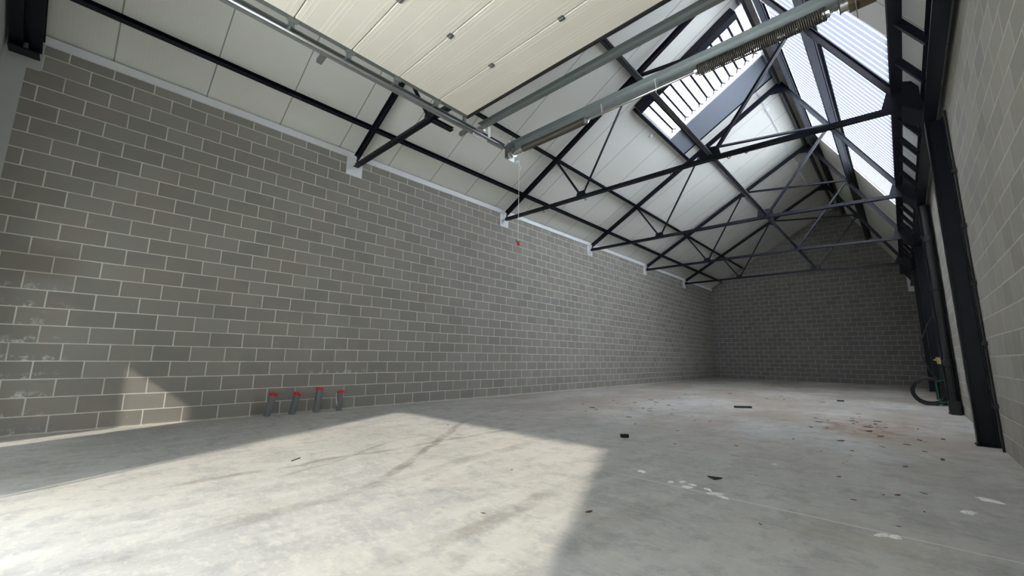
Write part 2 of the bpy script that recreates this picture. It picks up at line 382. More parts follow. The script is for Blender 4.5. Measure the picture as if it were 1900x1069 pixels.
# roof slabs, with the two rooflight openings left out
def slope_slab(bm, zf, xa, xb, ya, yb, th=0.12):
    # th measured vertically upward
    prism(bm, [(xa, zf(xa)), (xb, zf(xb)), (xb, zf(xb)+th), (xa, zf(xa)+th)], 'y', ya, yb)
OLX0, OLX1, OLY0, OLY1 = 3.70, 6.2, 8.82, 10.86
ORX0, ORX1, ORY0, ORY1 = 6.62, 8.33, 6.9, 15.75
Y0r, Y1r = L0-0.35, L1+0.25
bm = BM()
slope_slab(bm, ZL, -0.3, OLX0, Y0r, Y1r); slope_slab(bm, ZL, OLX1, XA, Y0r, Y1r)
slope_slab(bm, ZL, OLX0, OLX1, Y0r, OLY0); slope_slab(bm, ZL, OLX0, OLX1, OLY1, Y1r)
slope_slab(bm, ZR, XA, ORX0, Y0r, Y1r, 0.24); slope_slab(bm, ZR, ORX1, 8.775, Y0r, Y1r, 0.24)
slope_slab(bm, ZR, ORX0, ORX1, Y0r, ORY0, 0.24); slope_slab(bm, ZR, ORX0, ORX1, ORY1, Y1r, 0.24)
struct(obj('ceiling', bm, 'ceil'))

# rooflight, left slope: ribbed translucent sheet, white frame, rib bars with splayed feet
w1 = bpy.data.objects.new('window_1', None); C.objects.link(w1); w1.location = (5, 10, ZL(5)); struct(w1)
off1 = tuple(w1.location)
bm = BM(); up_ = 0.16
prism(bm, [(OLX0-.05, ZL(OLX0-.05)+up_), (OLX1+.05, ZL(OLX1+.05)+up_), (OLX1+.05, ZL(OLX1+.05)+up_+.01), (OLX0-.05, ZL(OLX0-.05)+up_+.01)], 'y', OLY0-.05, OLY1+.05, off1)
obj('window_pane', bm, 'poly_l', w1)
bm = BM()
for (xa, xb, ya, yb) in ((OLX0-.02, OLX0+.02, OLY0, OLY1), (OLX0, OLX1, OLY1-.03, OLY1)):
    slope_slab(bm, lambda x: ZL(x)-.004, xa, xb, ya, yb, 0.16)
for v in bm.verts: v.co -= Vector(off1)
obj('window_frame', bm, 'white', w1)
nrm = Vector((-K, 0, 1)).normalized()
for x in [3.82, 4.2] + [4.4 + .2*k for k in range(9)]:
    bm = BM(); z = ZL(x)+0.125
    beam(bm, (x, OLY0, z), (x, OLY1-0.16, z), 'box', 0.055, 0.035, upv=nrm, off=off1)
    sd = Vector((1, 0, K)).normalized()
    c0 = Vector((x, OLY1-0.17, z)); 
    beam(bm, c0, c0+sd*0.07+Vector((0, .12, 0)), 'box', 0.03, 0.04, upv=nrm, off=off1)
    beam(bm, c0, c0-sd*0.07+Vector((0, .12, 0)), 'box', 0.03, 0.04, upv=nrm, off=off1)
    obj('glazing_bar', bm, 'steel', w1)
# slate coloured closing panel beside it
bm = BM(); slope_slab(bm, lambda x: ZL(x)-0.022, 3.67, 6.22, 10.86, 11.92, 0.02)
struct(obj('trim_1', bm, 'grey_panel'))
bm = BM(); slope_slab(bm, lambda x: ZL(x)-0.05, 3.67, 6.22, 11.92, 11.955, 0.048)
struct(obj('trim_2', bm, 'steel'))

# rooflight, right slope: corrugated sheets running up the slope
w2 = bpy.data.objects.new('window_2', None); C.objects.link(w2); w2.location = (7.5, 11.4, ZR(7.5)); struct(w2)
off2 = Vector(w2.location)
bm = BM()
nR = Vector((K2, 0, 1)).normalized()
pitch, amp = 0.2, 0.022
ys = []; N = int((ORY1-ORY0+0.1)/pitch*10)
lower, upper = [], []
for i in range(N+1):
    y = ORY0-.05 + i*pitch/10
    o_ = 0.07 + amp*math.sin(2*math.pi*y/pitch)
    for lst, x in ((lower, ORX1+.04), (upper, ORX0-.04)):
        lst.append(bm.verts.new(Vector((x, y, ZR(x))) + nR*o_ - off2))
for i in range(N): bm.faces.new((lower[i], lower[i+1], upper[i+1], upper[i]))
o = obj('window_pane', bm, 'poly_r', w2, True)
bm = BM()
slope_slab(bm, lambda x: ZR(x)-.005, ORX0, ORX1, ORY1-.16, ORY1, 0.02); slope_slab(bm, lambda x: ZR(x)-.005, ORX0, ORX1, ORY0, ORY0+.02, 0.1)
for v in bm.verts: v.co -= off2
obj('window_frame', bm, 'cream_trim', w2)

# wall head flashing, plaster bearing pads
bm = BM(); box(bm, (0.0, L0, 5.095), (0.03, L1, 5.215)); struct(obj('trim_3', bm, 'white'))
n = 4
for y in TY:
    bm = BM(); box(bm, (0, y-.17, 4.725), (0.012, y+.17, 5.11)); struct(obj('trim_%d' % n, bm, 'white')); n += 1
bm = BM(); box(bm, (0, L0, 0), (0.004, -1.25, 4.70)); box(bm, (0, L0, 4.70), (0.004, -1.13, 5.10)); struct(obj('trim_%d' % n, bm, 'plaster')); n += 1
bm = BM(); box(bm, (8.48, L1-.012, 4.22), (8.77, L1, 4.95)); struct(obj('trim_%d' % n, bm, 'white')); n += 1

# ------------------------------------------------------------------ roof trusses
ND = dict(A=(0.12, 5.09), A2=(0.12, 4.94), R1=(1.88, 6.135), P1=(2.65, 4.94), R2=(4.12, 7.44), P2=(5.65, 4.93), AP=(6.28, 8.65), R3=(7.24, 7.04), E=(8.42, 4.88))
def make_truss(y, label):
    t = thing('roof_truss', label, 'roof truss', (0.1, y, 4.94), 'steel roof trusses spanning the hall')
    P = lambda k: (ND[k][0], y, ND[k][1])
    T = lambda nm, a, b, kd, w_, h_, m='steel', tt=0.01: beam_obj(nm, P(a), P(b), kd, w_, h_, m, t, tt)
    T('rafter', 'A', 'AP', 'TU', 0.13, 0.11, tt=0.014)
    T('rafter', 'AP', 'E', 'TU', 0.12, 0.10, tt=0.014)
    ot = tuple(t.location); bm = BM()
    beam(bm, (0.06, y, 4.94), (5.65, y, 4.92), 'T', 0.11, 0.085, 0.012, off=ot); beam(bm, (5.65, y, 4.92), (8.6, y, 4.81), 'T', 0.11, 0.085, 0.012, off=ot)
    obj('bottom_chord', bm, 'steel', t)
    T('collar', 'R2', 'R3', 'T', 0.09, 0.06)
    T('web_bar', 'R1', 'P1', 'L', 0.045, 0.045, tt=0.008)
    T('web_bar', 'P1', 'R2', 'L', 0.055, 0.055, tt=0.008)
    T('web_bar', 'R2', 'P2', 'T', 0.08, 0.06)
    T('web_bar', 'P2', 'R3', 'T', 0.085, 0.06)
    beam_obj('end_post', (0.12, y, 4.95), (0.12, y, 5.06), 'box', 0.03, 0.03, 'steel', t)
    def gus(k, pts):
        bm = BM(); x, z = ND[k]
        prism(bm, [(x+a, z+b) for a, b in pts], 'y', y-.007, y+.007, tuple(t.location)); obj('gusset_plate', bm, 'steel', t)
    gus('P1', [(-.16, -.02), (.13, -.02), (.1, .15), (-.12, .13)])
    gus('P2', [(-.22, -.02), (.2, -.02), (.15, .2), (-.18, .22)])
    gus('R2', [(-.2, -.13), (.16, -.2), (.2, .02), (.05, .1)])
    gus('R3', [(-.18, -.05), (.02, -.2), (.1, -.12), (-.02, .1)])
    gus('AP', [(-.3, -.22), (.2, -.3), (.07, -.02), (-.05, 0.02)])
    gus('E', [(-.28, -.03), (.16, -.06), (.16, .28), (-.14, .4)])
    return t
def dup(root, loc, label):
    r = root.copy(); C.objects.link(r); r.location = loc; r['label'] = label
    for ch in list(root.children):
        c = ch.copy(); C.objects.link(c); c.parent = r
        for g in ch.children:
            d = g.copy(); C.objects.link(d); d.parent = c
    return r
tr1 = make_truss(TY[0], 'dark steel roof truss nearest the camera, mostly hidden above the raised cream door')
tlab = ['dark steel roof truss with small hooks under its chord, just behind the door spring shaft',
        'dark steel roof truss second behind the spring shaft, crossing below the slate panel',
        'dark steel roof truss second from the far block wall, its chord pale in the light',
        'black steel roof truss nearest the far gable block wall']
trs = [tr1]
for y, lb in zip(TY[1:], tlab): trs.append(dup(tr1, (0.1, y, 4.94), lb))
t2 = trs[1]; o2 = tuple(t2.location)
for xh in (1.45, 2.75, 4.85, 5.95, 6.25):
    bm = BM()
    pts = [(xh, TY[1], 4.90), (xh, TY[1], 4.84)] + [(xh + 0.025 - 0.025*math.cos(a), TY[1], 4.84-0.03*math.sin(a)) for a in [math.pi*k/6 for k in range(1, 7)]]
    tube(bm, pts, 0.007, 6, o2); obj('hook', bm, 'steel', t2)

# front gable rafter on the wall head
g = thing('gable_rafter', 'dark blue steel gable rafter in the front left corner above the pale wall', 'steel beam', (0.1, -1.285, 5.0))
for dy in (-.085, .085):
    beam_obj('rafter', (0.02, -1.285+dy, 5.0), (XA-.05, -1.285+dy, 5.0+K*(XA-.07)), 'C' if dy < 0 else 'CR', 0.12, 0.2, 'steel', g, 0.012, nrm)
beam_obj('web_plate', (0.02, -1.285, 5.05), (XA-.1, -1.285, 5.05+K*(XA-.12)), 'box', 0.06, 0.08, 'steel', g, 0.01, nrm)
bm = BM(); box(bm, (0.006, -1.42, 4.84), (0.2, -1.15, 4.862), tuple(g.location)); obj('bearing_plate', bm, 'steel', g)

# ------------------------------------------------------------------ purlins and longitudinal members
def purlin(x, zf, nv, lab, y0, y1, w_=0.06, h_=0.14, kd='C', gap=0.0, m='steel', tt=0.008, gp='steel purlins under the roof panels'):
    nv = Vector(nv).normalized()
    c = Vector((x, 0, zf(x))) - nv*(h_/2 + gap + 0.002)
    bm = BM(); beam(bm, (c.x, y0, c.z), (c.x, y1, c.z), kd, w_, h_, tt, nv)
    o = obj('purlin', bm, m); mark_origin(o, (c.x, y0, c.z)); return tag(o, lab, 'purlin', gp)
nL = (-K, 0, 1); nRv = (K2, 0, 1)
purlin(0.62, ZL, nL, 'lowest black purlin of the left slope, closest to the block wall', -1.12, L1-.01, 0.06, 0.13)
purlin(1.78, ZL, nL, 'second black purlin up from the left block wall', -1.12, L1-.01, 0.06, 0.11)
purlin(4.06, ZL, nL, 'third purlin of the left slope, crossing the ribbed rooflight above the long tie', -1.12, L1-.01, 0.05, 0.1)
purlin(3.63, ZL, nL, 'short black trimmer along the lower edge of the ribbed rooflight', 8.7, 12.4, 0.08, 0.12)
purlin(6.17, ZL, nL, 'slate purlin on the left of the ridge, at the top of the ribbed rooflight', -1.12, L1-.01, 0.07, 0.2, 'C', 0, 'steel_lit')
def deep_purlin(x, lab, wd, h1, h2):
    nv = Vector(nRv).normalized(); c = Vector((x, -1.12, ZR(x)))
    t = thing('purlin', lab, 'purlin', c, 'steel purlins under the roof panels'); ot = tuple(c)
    c1 = c - nv*(h2 + 0.012 + h1/2); c2 = c - nv*(h2/2 + 0.002)
    e = Vector((0, L1-.01+1.12, 0))
    bm = BM(); beam(bm, c1, c1+e, 'box', wd, h1, upv=nv, off=ot); obj('lower_beam', bm, 'steel', t)
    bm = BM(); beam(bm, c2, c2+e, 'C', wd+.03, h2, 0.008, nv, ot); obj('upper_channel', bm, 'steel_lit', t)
deep_purlin(6.63, 'pale edged purlin just right of the ridge, above the corrugated rooflight', 0.06, 0.10, 0.06)
deep_purlin(7.46, 'deep purlin running down the middle of the corrugated rooflight', 0.07, 0.13, 0.09)
# slope-wise trimmer at the near edge of the left rooflight
c0 = Vector((OLX0-.02, 8.72, ZL(OLX0-.02))) - nrm*0.112; c1 = Vector((6.0, 8.72, ZL(6.0))) - nrm*0.112
bm = BM(); beam(bm, c0, c1, 'box', 0.2, 0.2, upv=nrm)
o = obj('trimmer_beam', bm, 'steel'); mark_origin(o, c0); tag(o, 'thick black sloping trimmer beam on the near edge of the ribbed rooflight', 'steel beam')
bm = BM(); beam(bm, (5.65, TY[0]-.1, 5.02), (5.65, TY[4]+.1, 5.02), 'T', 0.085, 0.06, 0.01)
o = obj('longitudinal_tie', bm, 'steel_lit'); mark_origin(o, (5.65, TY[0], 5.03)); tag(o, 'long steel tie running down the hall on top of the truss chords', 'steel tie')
bm = BM(); beam(bm, (2.76, 3.2, 4.86), (2.76, 3.62, 4.86), 'C', 0.1, 0.05, 0.008)
o = obj('channel_stub', bm, 'steel'); mark_origin(o, (2.76, 3.2, 4.86)); tag(o, 'short black channel stub sticking out beside the door track', 'steel channel')
bm = BM(); beam(bm, (5.74, 11.97, ZL(5.74)-.012), (5.74, 20.5, ZL(5.74)-.012), 'box', 0.045, 0.03)
o = obj('ceiling_conduit', bm, 'white'); mark_origin(o, (5.74, 11.97, ZL(5.74))); tag(o, 'thin white conduit clipped to the roof panels left of the ridge', 'conduit')
for (x, y, lb) in ((5.74, 13.16, 'small white round ceiling fitting on the conduit near the ridge'), (3.45, 10.04, 'small pale bracket fixed to the roof panels below the ribbed rooflight'), (5.74, 17.9, 'tiny white ceiling fitting deep in the hall near the ridge')):
    bm = BM(); c0 = Vector((x, y, ZL(x))); tube(bm, [c0-nrm*0.001, c0-nrm*0.05, c0-nrm*0.07], [0.06, 0.055, 0.02], 14)
    tag(mark_origin(obj('ceiling_fitting', bm, 'white', None, True), c0), lb, 'ceiling fitting')

# ------------------------------------------------------------------ eaves lattice girder on the right
g = thing('eaves_girder', 'black steel lattice eaves girder along the right side between roof and columns', 'steel girder', (8.34, L0+.01, 4.9))
og = tuple(g.location)
beam_obj('chord', (8.34, L0+.01, 5.13), (8.34, L1-.02, 5.13), 'I', 0.13, 0.16, 'steel', g, 0.012)
beam_obj('chord', (8.63, L0+.01, 4.62), (8.63, L1-.02, 4.62), 'I', 0.14, 0.3, 'steel', g, 0.014)
yb = []
bays = [L0] + TY + [L1]
for a, b in zip(bays, bays[1:]):
    k = 5
    for i in range(1, k):
        yb.append(a + (b-a)*i/k)
for y in yb:
    beam_obj('lattice_bar', (8.36, y, 5.08), (8.59, y, 4.68), 'L', 0.08, 0.06, 'steel', g, 0.012, (0, 1, 0))
for y in TY:
    bm = BM(); prism(bm, [(8.40, 5.06), (8.36, 4.72), (8.60, 4.50), (8.57, 4.80)], 'y', y-.28, y+.28, og); obj('gusset_plate', bm, 'steel', g)

# columns
CB = [(TY[1], 'large navy steel column nearest the camera on the right wall'), (TY[2], 'navy steel column second along the right wall'),
      (TY[3], 'navy steel column third along the right wall, behind the hose coil'), (TY[4], 'farthest navy steel column of the right wall, beside the far block wall')]
def make_column(y, lab):
    t = thing('steel_column', lab, 'column', (8.67, y, 0), 'steel columns along the right wall')
    ot = tuple(t.location)
    bm = BM(); box(bm, (8.575, y-.09, 0.012), (8.589, y+.09, 4.47), ot); box(bm, (8.745, y-.09, 0.012), (8.76, y+.09, 4.47), ot); box(bm, (8.589, y-.005, 0.012), (8.745, y+.005, 4.47), ot)
    obj('shaft', bm, 'steel', t)
    bm = BM(); box(bm, (8.56, y-.11, 0), (8.765, y+.11, 0.014), ot); obj('base_plate', bm, 'steel', t)
    return t
col1 = make_column(*CB[0])
for y, lb in CB[1:]: dup(col1, (8.67, y, 0), lb)

# black rainwater downpipe in front of the second column
t = thing('downpipe', 'black rainwater downpipe with sockets standing against the second right hand column', 'pipe', (8.66, 12.02, 0))
ot = tuple(t.location)
bm = BM(); tube(bm, [(8.66, 12.02, 0.25), (8.66, 12.02, 4.42)], 0.062, 18, ot); obj('pipe_body', bm, 'rubber', t)
for z in (0.95, 2.55, 3.6):
    bm = BM(); tube(bm, [(8.66, 12.02, z), (8.66, 12.02, z+.02), (8.66, 12.02, z+.14), (8.66, 12.02, z+.15)], [0.065, 0.078, 0.078, 0.065], 18, ot); obj('socket', bm, 'rubber', t)
bm = BM(); box(bm, (8.575, 11.93, 0), (8.745, 12.1, 0.27), ot); bmesh.ops.bevel(bm, geom=bm.edges[:], offset=0.012, segments=2, affect='EDGES'); obj('boot', bm, 'rubber', t)

# thin conduit up the right wall
t = thing('wall_conduit', 'thin dark conduit with clips running up the right wall beside the nearest column', 'conduit', (8.75, 7.3, 0))
bm = BM(); tube(bm, [(8.752, 7.3, 0.0), (8.752, 7.3, 4.4)], 0.012, 8, (8.75, 7.3, 0)); obj('pipe', bm, 'rubber', t)
for z in (0.5, 1.25, 2.0, 2.75, 3.5):
    bm = BM(); box(bm, (8.72, 7.27, z), (8.77, 7.33, z+.05), (8.75, 7.3, 0)); obj('clip', bm, 'rubber', t)

# ------------------------------------------------------------------ overhead door
ZD = 4.44
t = thing('sectional_door', 'cream ribbed overhead sectional door pushed open flat under the roof', 'garage door', (5.8, 1.0, ZD))
od = tuple(t.location)
seams = [3.10, 2.60, 1.985, 1.37, 0.755, 0.14, -0.475, -1.08]
XD0, XD1 = 3.80, 7.86
for i, (b, a) in enumerate(zip(seams, seams[1:])):
    bm = BM(); e = 0.004; c = 0.008
    pr = [(a+e, ZD+c), (a+e+c, ZD), (b-e-c, ZD), (b-e, ZD+c), (b-e, ZD+.04), (a+e, ZD+.04)]
    prism(bm, pr, 'x', XD0, XD1, od)
    pan = obj('door_panel', bm, 'door', t)
    bm = BM(); box(bm, (XD0-.055, a+.004, ZD-.006), (XD0+.0, b-.004, ZD+.044), od); obj('end_cap', bm, 'galv_dark', pan)
    if i:
        for xh in (4.80, 5.82, 6.84):
            bm = BM(); box(bm, (xh-.03, b-.028, ZD-.012), (xh+.03, b+.028, ZD+.002), od)
            tube(bm, [(xh-.03, b, ZD-.012), (xh+.03, b, ZD-.012)], 0.009, 8, od); obj('hinge', bm, 'galv_dark', pan)
        bm = BM()
        box(bm, (XD0-.07, b-.05, ZD-.014), (XD0-.01, b+.05, ZD-.004), od)
        box(bm, (XD0-.09, b-.03, ZD-.05), (XD0-.07, b+.03, ZD-.004), od)
        tube(bm, [(XD0-.17, b, ZD-.03), (XD0-.06, b, ZD-.03)], 0.008, 8, od)
        tube(bm, [(XD0-.175, b, ZD-.03), (XD0-.145, b, ZD-.03)], 0.022, 12, od)
        obj('roller_bracket', bm, 'galv', pan)
bm = BM(); box(bm, (XD0-.05, 3.101, ZD-.012), (XD1, 3.135, ZD+.045), od); obj('edge_seal', bm, 'rubber', t)

def track(x, sgn, lab):
    t = thing('door_track', lab, 'door track', (x, 1.5, ZD), 'galvanised door tracks')
    ot = tuple(t.location)
    bm = BM()
    # rolled C shaped track: bottom bead, web, top lip
    y0, y1 = -0.9, 4.04
    b2 = BM(); tube(b2, [(x, y0, ZD-.055), (x, y1, ZD-.055)], 0.02, 14, ot); obj('rail_bead', b2, 'galv_bright', t, True)
    box(bm, (x-.018-.004, y0, ZD-.055), (x-.018, y1, ZD+.005), ot)
    box(bm, (x-.018, y0, ZD+.001), (x+.012, y1, ZD+.005), ot)
    obj('rail', bm, 'galv', t, False)
    bm = BM(); beam(bm, (x-sgn*.055, y0, ZD-.035), (x-sgn*.055, y1, ZD-.035), 'L', 0.05, 0.05, 0.004, off=ot); obj('angle_rail', bm, 'galv', t)
    bm = BM(); tube(bm, [(x, L0+.05, 0.02), (x, L0+.05, 3.9)] + [(x, L0+.05+.5-.5*math.cos(a), 3.9+.49*math.sin(a)) for a in (0.5, 1.0, 1.57)], 0.02, 8, ot); obj('vertical_rail', bm, 'galv', t)
    for yy in (1.17, 3.30):
        bm = BM(); prism(bm, [(x-sgn*.09, ZD-.055), (x-sgn*.07, ZD-.005), (x-sgn*.24, ZD-.02), (x-sgn*.24, ZD-.07)][::(1 if sgn > 0 else -1)], 'y', yy-.03, yy+.03, ot); obj('bracket_tab', bm, 'galv_dark', t)
    bm = BM(); beam(bm, (x-sgn*.06, TY[0], ZD-.03), (x-sgn*.06, TY[0], 4.92), 'L', 0.04, 0.04, 0.004, upv=(0, 1, 0), off=ot); obj('hanger_strap', bm, 'galv_dark', t)
    return t
tl = track(3.63, 1, 'long galvanised door track on the left edge of the raised cream door')
track(8.02, -1, 'galvanised door track on the right edge of the raised cream door')
bm = BM(); box(bm, (3.585, 3.38, ZD-.09), (3.61, 3.66, ZD-.05), tuple(tl.location)); obj('spring_bumper', bm, 'white', tl)

# cross rail
t = thing('cross_rail', 'grey steel channel spanning between the door tracks beyond the door edge', 'steel channel', (3.66, 3.44, ZD))
beam_obj('channel', (3.66, 3.44, ZD+.03), (8.0, 3.44, ZD+.03), 'C', 0.06, 0.10, 'galv_dark', t, 0.005)
bm = BM(); box(bm, (3.80, 3.50, ZD-.16), (3.83, 3.53, ZD+.02), tuple(t.location)); obj('bracket_strip', bm, 'white', t)
bm = BM(); box(bm, (3.66, 3.36, ZD-.05), (3.74, 3.5, ZD-.02), tuple(t.location)); obj('corner_plate', bm, 'chrome', t)

# torsion spring assembly
YS = 4.17
t = thing('torsion_shaft', 'galvanised channel with torsion springs and shaft at the end of the door tracks', 'door spring shaft', (3.62, YS, ZD))
ot = tuple(t.location)
beam_obj('mounting_channel', (3.62, YS+.06, ZD+.03), (8.07, YS+.06, ZD+.03), 'C', 0.09, 0.18, 'galv', t, 0.006)
bm = BM(); tube(bm, [(3.6, YS-.03, ZD-.135), (8.05, YS-.03, ZD-.135)], 0.0127, 12, ot); obj('shaft', bm, 'chrome', t, True)
def spring(x0, x1, r, m, wire, turns, sag=0.0):
    bm = BM(); pts = []
    n = turns*10
    for i in range(n+1):
        f = i/n; a = 2*math.pi*i/10
        pts.append((x0+(x1-x0)*f, YS-.03+r*math.cos(a), ZD-.135+r*math.sin(a)-sag*math.sin(math.pi*f)))
    tube(bm, pts, wire, 5, ot); return obj('torsion_spring', bm, m, t, True)
spring(3.93, 5.10, 0.050, 'spring', 0.0055, 105, 0.006)
spring(6.62, 7.80, 0.062, 'spring', 0.0075, 66, 0.008)
for x in (3.93, 5.10, 6.62, 7.80):
    bm = BM(); tube(bm, [(x-.035, YS-.03, ZD-.135), (x-.03, YS-.03, ZD-.135), (x+.03, YS-.03, ZD-.135), (x+.035, YS-.03, ZD-.135)], [0.03, 0.045, 0.045, 0.03], 14, ot)
    for k in range(3):
        a = k*2.09; box(bm, (x-.008, YS-.03+.05*math.cos(a)-.008, ZD-.135+.05*math.sin(a)-.008), (x+.008, YS-.03+.05*math.cos(a)+.008, ZD-.135+.05*math.sin(a)+.008), ot)
    obj('spring_cone', bm, 'chrome', t)
for x in (5.36, 6.12):
    bm = BM(); prism(bm, [(YS-.02, ZD-.16), (YS+.04, ZD+.0), (YS-.05, ZD+.0)], 'x', x-.004, x+.004, ot); obj('bearing_bracket', bm, 'white', t)
for x in (3.62, 8.02):
    s = 1 if x < 5 else -1
    bm = BM(); prism(bm, [(YS-.12, ZD-.23), (YS+.1, ZD-.23), (YS+.1, ZD+.12), (YS-.02, ZD+.12), (YS-.12, ZD-.03)], 'x', x-.004, x+.004, ot); obj('end_plate', bm, 'galv', t)
    bm = BM(); prs = [x+s*.03, x+s*.035, x+s*.05, x+s*.11, x+s*.12, x+s*.125]
    tube(bm, [(q, YS-.03, ZD-.135) for q in prs], [0.02, 0.07, 0.055, 0.06, 0.075, 0.02], 20, ot); obj('cable_drum', bm, 'chrome', t)
bm = BM(); tube(bm, [(3.78, YS-.06, ZD-.18), (3.90, YS-.06, ZD-.18)], 0.034, 16, ot); tube(bm, [(3.70, YS-.05, ZD-.16), (3.78, YS-.06, ZD-.18)], 0.02, 10, ot); obj('spring_brake', bm, 'chrome', t)
bm = BM(); box(bm, (7.97, YS-.10, ZD-.20), (8.16, YS+.02, ZD-.08), ot); obj('stop_block', bm, 'timber', t)

# pull cord
t = thing('pull_cord', 'thin white pull cord hanging from the spring shaft in front of the block wall', 'cord', (3.84, YS-.02, ZD-.2))
ot = tuple(t.location)
bm = BM(); tube(bm, [(3.84, YS-.02, ZD-.19), (3.842, YS-.02, 3.6), (3.838, YS-.02, 2.80)], 0.004, 6, ot); obj('cord_line', bm, 'cord', t)
bm = BM(); tube(bm, [(3.84, YS-.02, 4.10), (3.80, YS-.03, 4.14), (3.78, YS-.03, 4.09)], 0.006, 6, ot); tube(bm, [(3.84, YS-.02, 4.06), (3.87, YS-.01, 4.02), (3.86, YS-.01, 3.96)], 0.006, 6, ot); obj('knot', bm, 'cord', t)
bm = BM(); tube(bm, [(3.845, YS-.02, 2.80), (3.845, YS-.02, 2.79), (3.848, YS-.02, 2.73), (3.848, YS-.02, 2.725)], [0.01, 0.022, 0.022, 0.012], 10, ot); obj('red_bead', bm, 'red', t)
bm = BM(); tube(bm, [(3.81, YS-.02, 2.83), (3.81, YS-.02, 2.825), (3.81, YS-.02, 2.79), (3.81, YS-.02, 2.785)], [0.008, 0.015, 0.015, 0.008], 10, ot); obj('green_bead', bm, 'green', t)

# ------------------------------------------------------------------ drain pipes
def pipe(x, y, h, tilt, cap_tilt, lab, r=0.055, stains=False):
    t = thing('drain_pipe', lab, 'pipe', (x, y, 0), 'capped grey drain pipes rising from the floor')
    bm = BM(); tx, ty = tilt
    top = Vector((tx, ty, h))
    tube(bm, [(0, 0, 0), tuple(top*0.5), tuple(top)], r, 28); obj('pipe_body', bm, 'pvc', t, False)
    d = top.normalized()
    bm = BM(); cd = (d + Vector(cap_tilt)).normalized()
    c = top - cd*0.012
    tube(bm, [tuple(c), tuple(c+cd*0.002), tuple(c+cd*0.038), tuple(c+cd*0.042), tuple(c+cd*.043)], [r+.004, r+.010, r+.010, r+.006, r-.01], 28)
    cap = obj('end_cap', bm, 'red', t)
    bm = BM(); q = c+cd*0.04; tube(bm, [tuple(q), tuple(q+cd*0.012)], 0.02, 12); obj('grip', bm, 'red', cap)
    if stains:
        bm = BM()
        for k in range(5):
            a = -1.0 - 0.28*k; z0 = h*(0.25+0.12*k)
            e = Vector((math.cos(a)*(r+.0005), math.sin(a)*(r+.0005), z0)); e2 = Vector((e.x, e.y, z0+.09))
            tube(bm, [tuple(e), tuple(e2)], [0.006, 0.003], 6)
        obj('mortar_drip', bm, 'mortar', t)
    return t
pipe(0.13, 2.02, 0.345, (0.03, 0.06), (0, 0, 0), 'leftmost grey drain pipe with red cap by the block wall')
pipe(0.13, 2.41, 0.335, (0.03, 0.055), (0.05, 0.02, 0), 'second grey drain pipe from the left with red cap, leaning slightly')
pipe(0.13, 2.82, 0.41, (0.01, 0.03), (0, 0, 0), 'tallest grey drain pipe with red cap, third from the left')
pipe(0.16, 3.22, 0.33, (0.0, 0.02), (-0.12, -0.12, 0), 'rightmost grey drain pipe with mortar drips and tilted red cap', 0.052, True)

# ------------------------------------------------------------------ water standpipe and coiled hose
XH, YH = 8.63, 14.6
t = thing('standpipe', 'black water standpipe with a brass valve beside the coiled hose', 'pipe', (XH, YH, 0))
bm = BM(); tube(bm, [(0, 0, 0), (0.03, 0.02, 1.08)], 0.045, 14); obj('pipe_body', bm, 'rubber', t)
bm = BM(); tube(bm, [(0.02, 0, 1.0), (0.02, 0, 1.06), (0.0, 0, 1.16), (0.0, 0, 1.17)], [0.05, 0.055, 0.05, 0.03], 14); tube(bm, [(-.02, 0, 1.1), (-.09, -.02, 1.1)], 0.018, 10); obj('valve', bm, 'brass', t)
t = thing('hose_coil', 'black hose coiled upright on the floor and tied with green straps', 'hose', (8.36, 14.3, 0))
bm = BM(); pts = []
for i in range(5*28+1):
    a = 2*math.pi*i/28; q = i/28
    pts.append((0.02 + 0.30*math.cos(a)*(1+.10*math.sin(q*2.1)) , 0.07*q - .15 + .02*math.sin(a*.5), 0.335 + (0.30+.035*math.sin(q*1.7))*math.sin(a)))
tube(bm, pts, 0.018, 8); obj('coil', bm, 'rubber', t)
bm = BM(); tube(bm, [(0.30, 0.05, 0.4), (0.1, 0.1, 0.8), (-.02, 0.2, 1.2), (0.02, 0.3, 1.6), (0.16, 0.35, 1.95), (0.30, 0.4, 2.25)], 0.02, 8); obj('hose_end', bm, 'rubber', t)
bm = BM(); tube(bm, [(0.16, -.17, 0.10), (0.15, -.17, 0.58), (0.33, -.17, 0.62)], 0.009, 6); tube(bm, [(0.16, -.17, 0.10), (0.34, -.17, 0.09)], 0.009, 6); obj('strap', bm, 'green', t)

# ------------------------------------------------------------------ small things on the floor
def debris(name, x, y, size, m, lab, cat, rot=0, grp=None):
    bm = BM(); sx, sy, sz = size
    box(bm, (-sx/2, -sy/2, 0), (sx/2, sy/2, sz)); bmesh.ops.bevel(bm, geom=bm.edges[:], offset=min(size)*0.15, segments=1, affect='EDGES')
    o = obj(name, bm, m); o.location = (x, y, 0.0005); o.rotation_euler = (0, 0, rot); return tag(o, lab, cat, grp)
debris('plastic_block', 5.20, 4.79, (0.11, 0.05, 0.045), 'rubber', 'small black rectangular block lying on the open floor', 'block', 0.75)
debris('rubber_strip', 5.32, 9.88, (0.36, 0.06, 0.04), 'rubber', 'black bar lying on the floor in the middle of the hall', 'bar', 0.65)
debris('offcut', 6.68, 13.62, (0.14, 0.06, 0.03), 'rubber', 'small dark offcut far back on the floor toward the end wall', 'offcut', 0.3)
def shard(name, pts, h, x, y, m, lab, cat, rot=0, grp=None, bend=0.0):
    bm = BM(); prism(bm, pts, 'z', 0, h)
    for v in bm.verts: v.co.z += bend*abs(v.co.x)
    o = obj(name, bm, m); o.location = (x, y, 0.0005); o.rotation_euler = (0, 0, rot); return tag(o, lab, cat, grp)
shard('plastic_shard', [(-.06, -.01), (0.0, -.022), (.06, 0.0), (.03, .025), (-.03, .022)], 0.008, 6.69, 3.62, 'rubber', 'curled black plastic shard beside the white mortar blobs', 'shard', 0.2, None, 0.25)
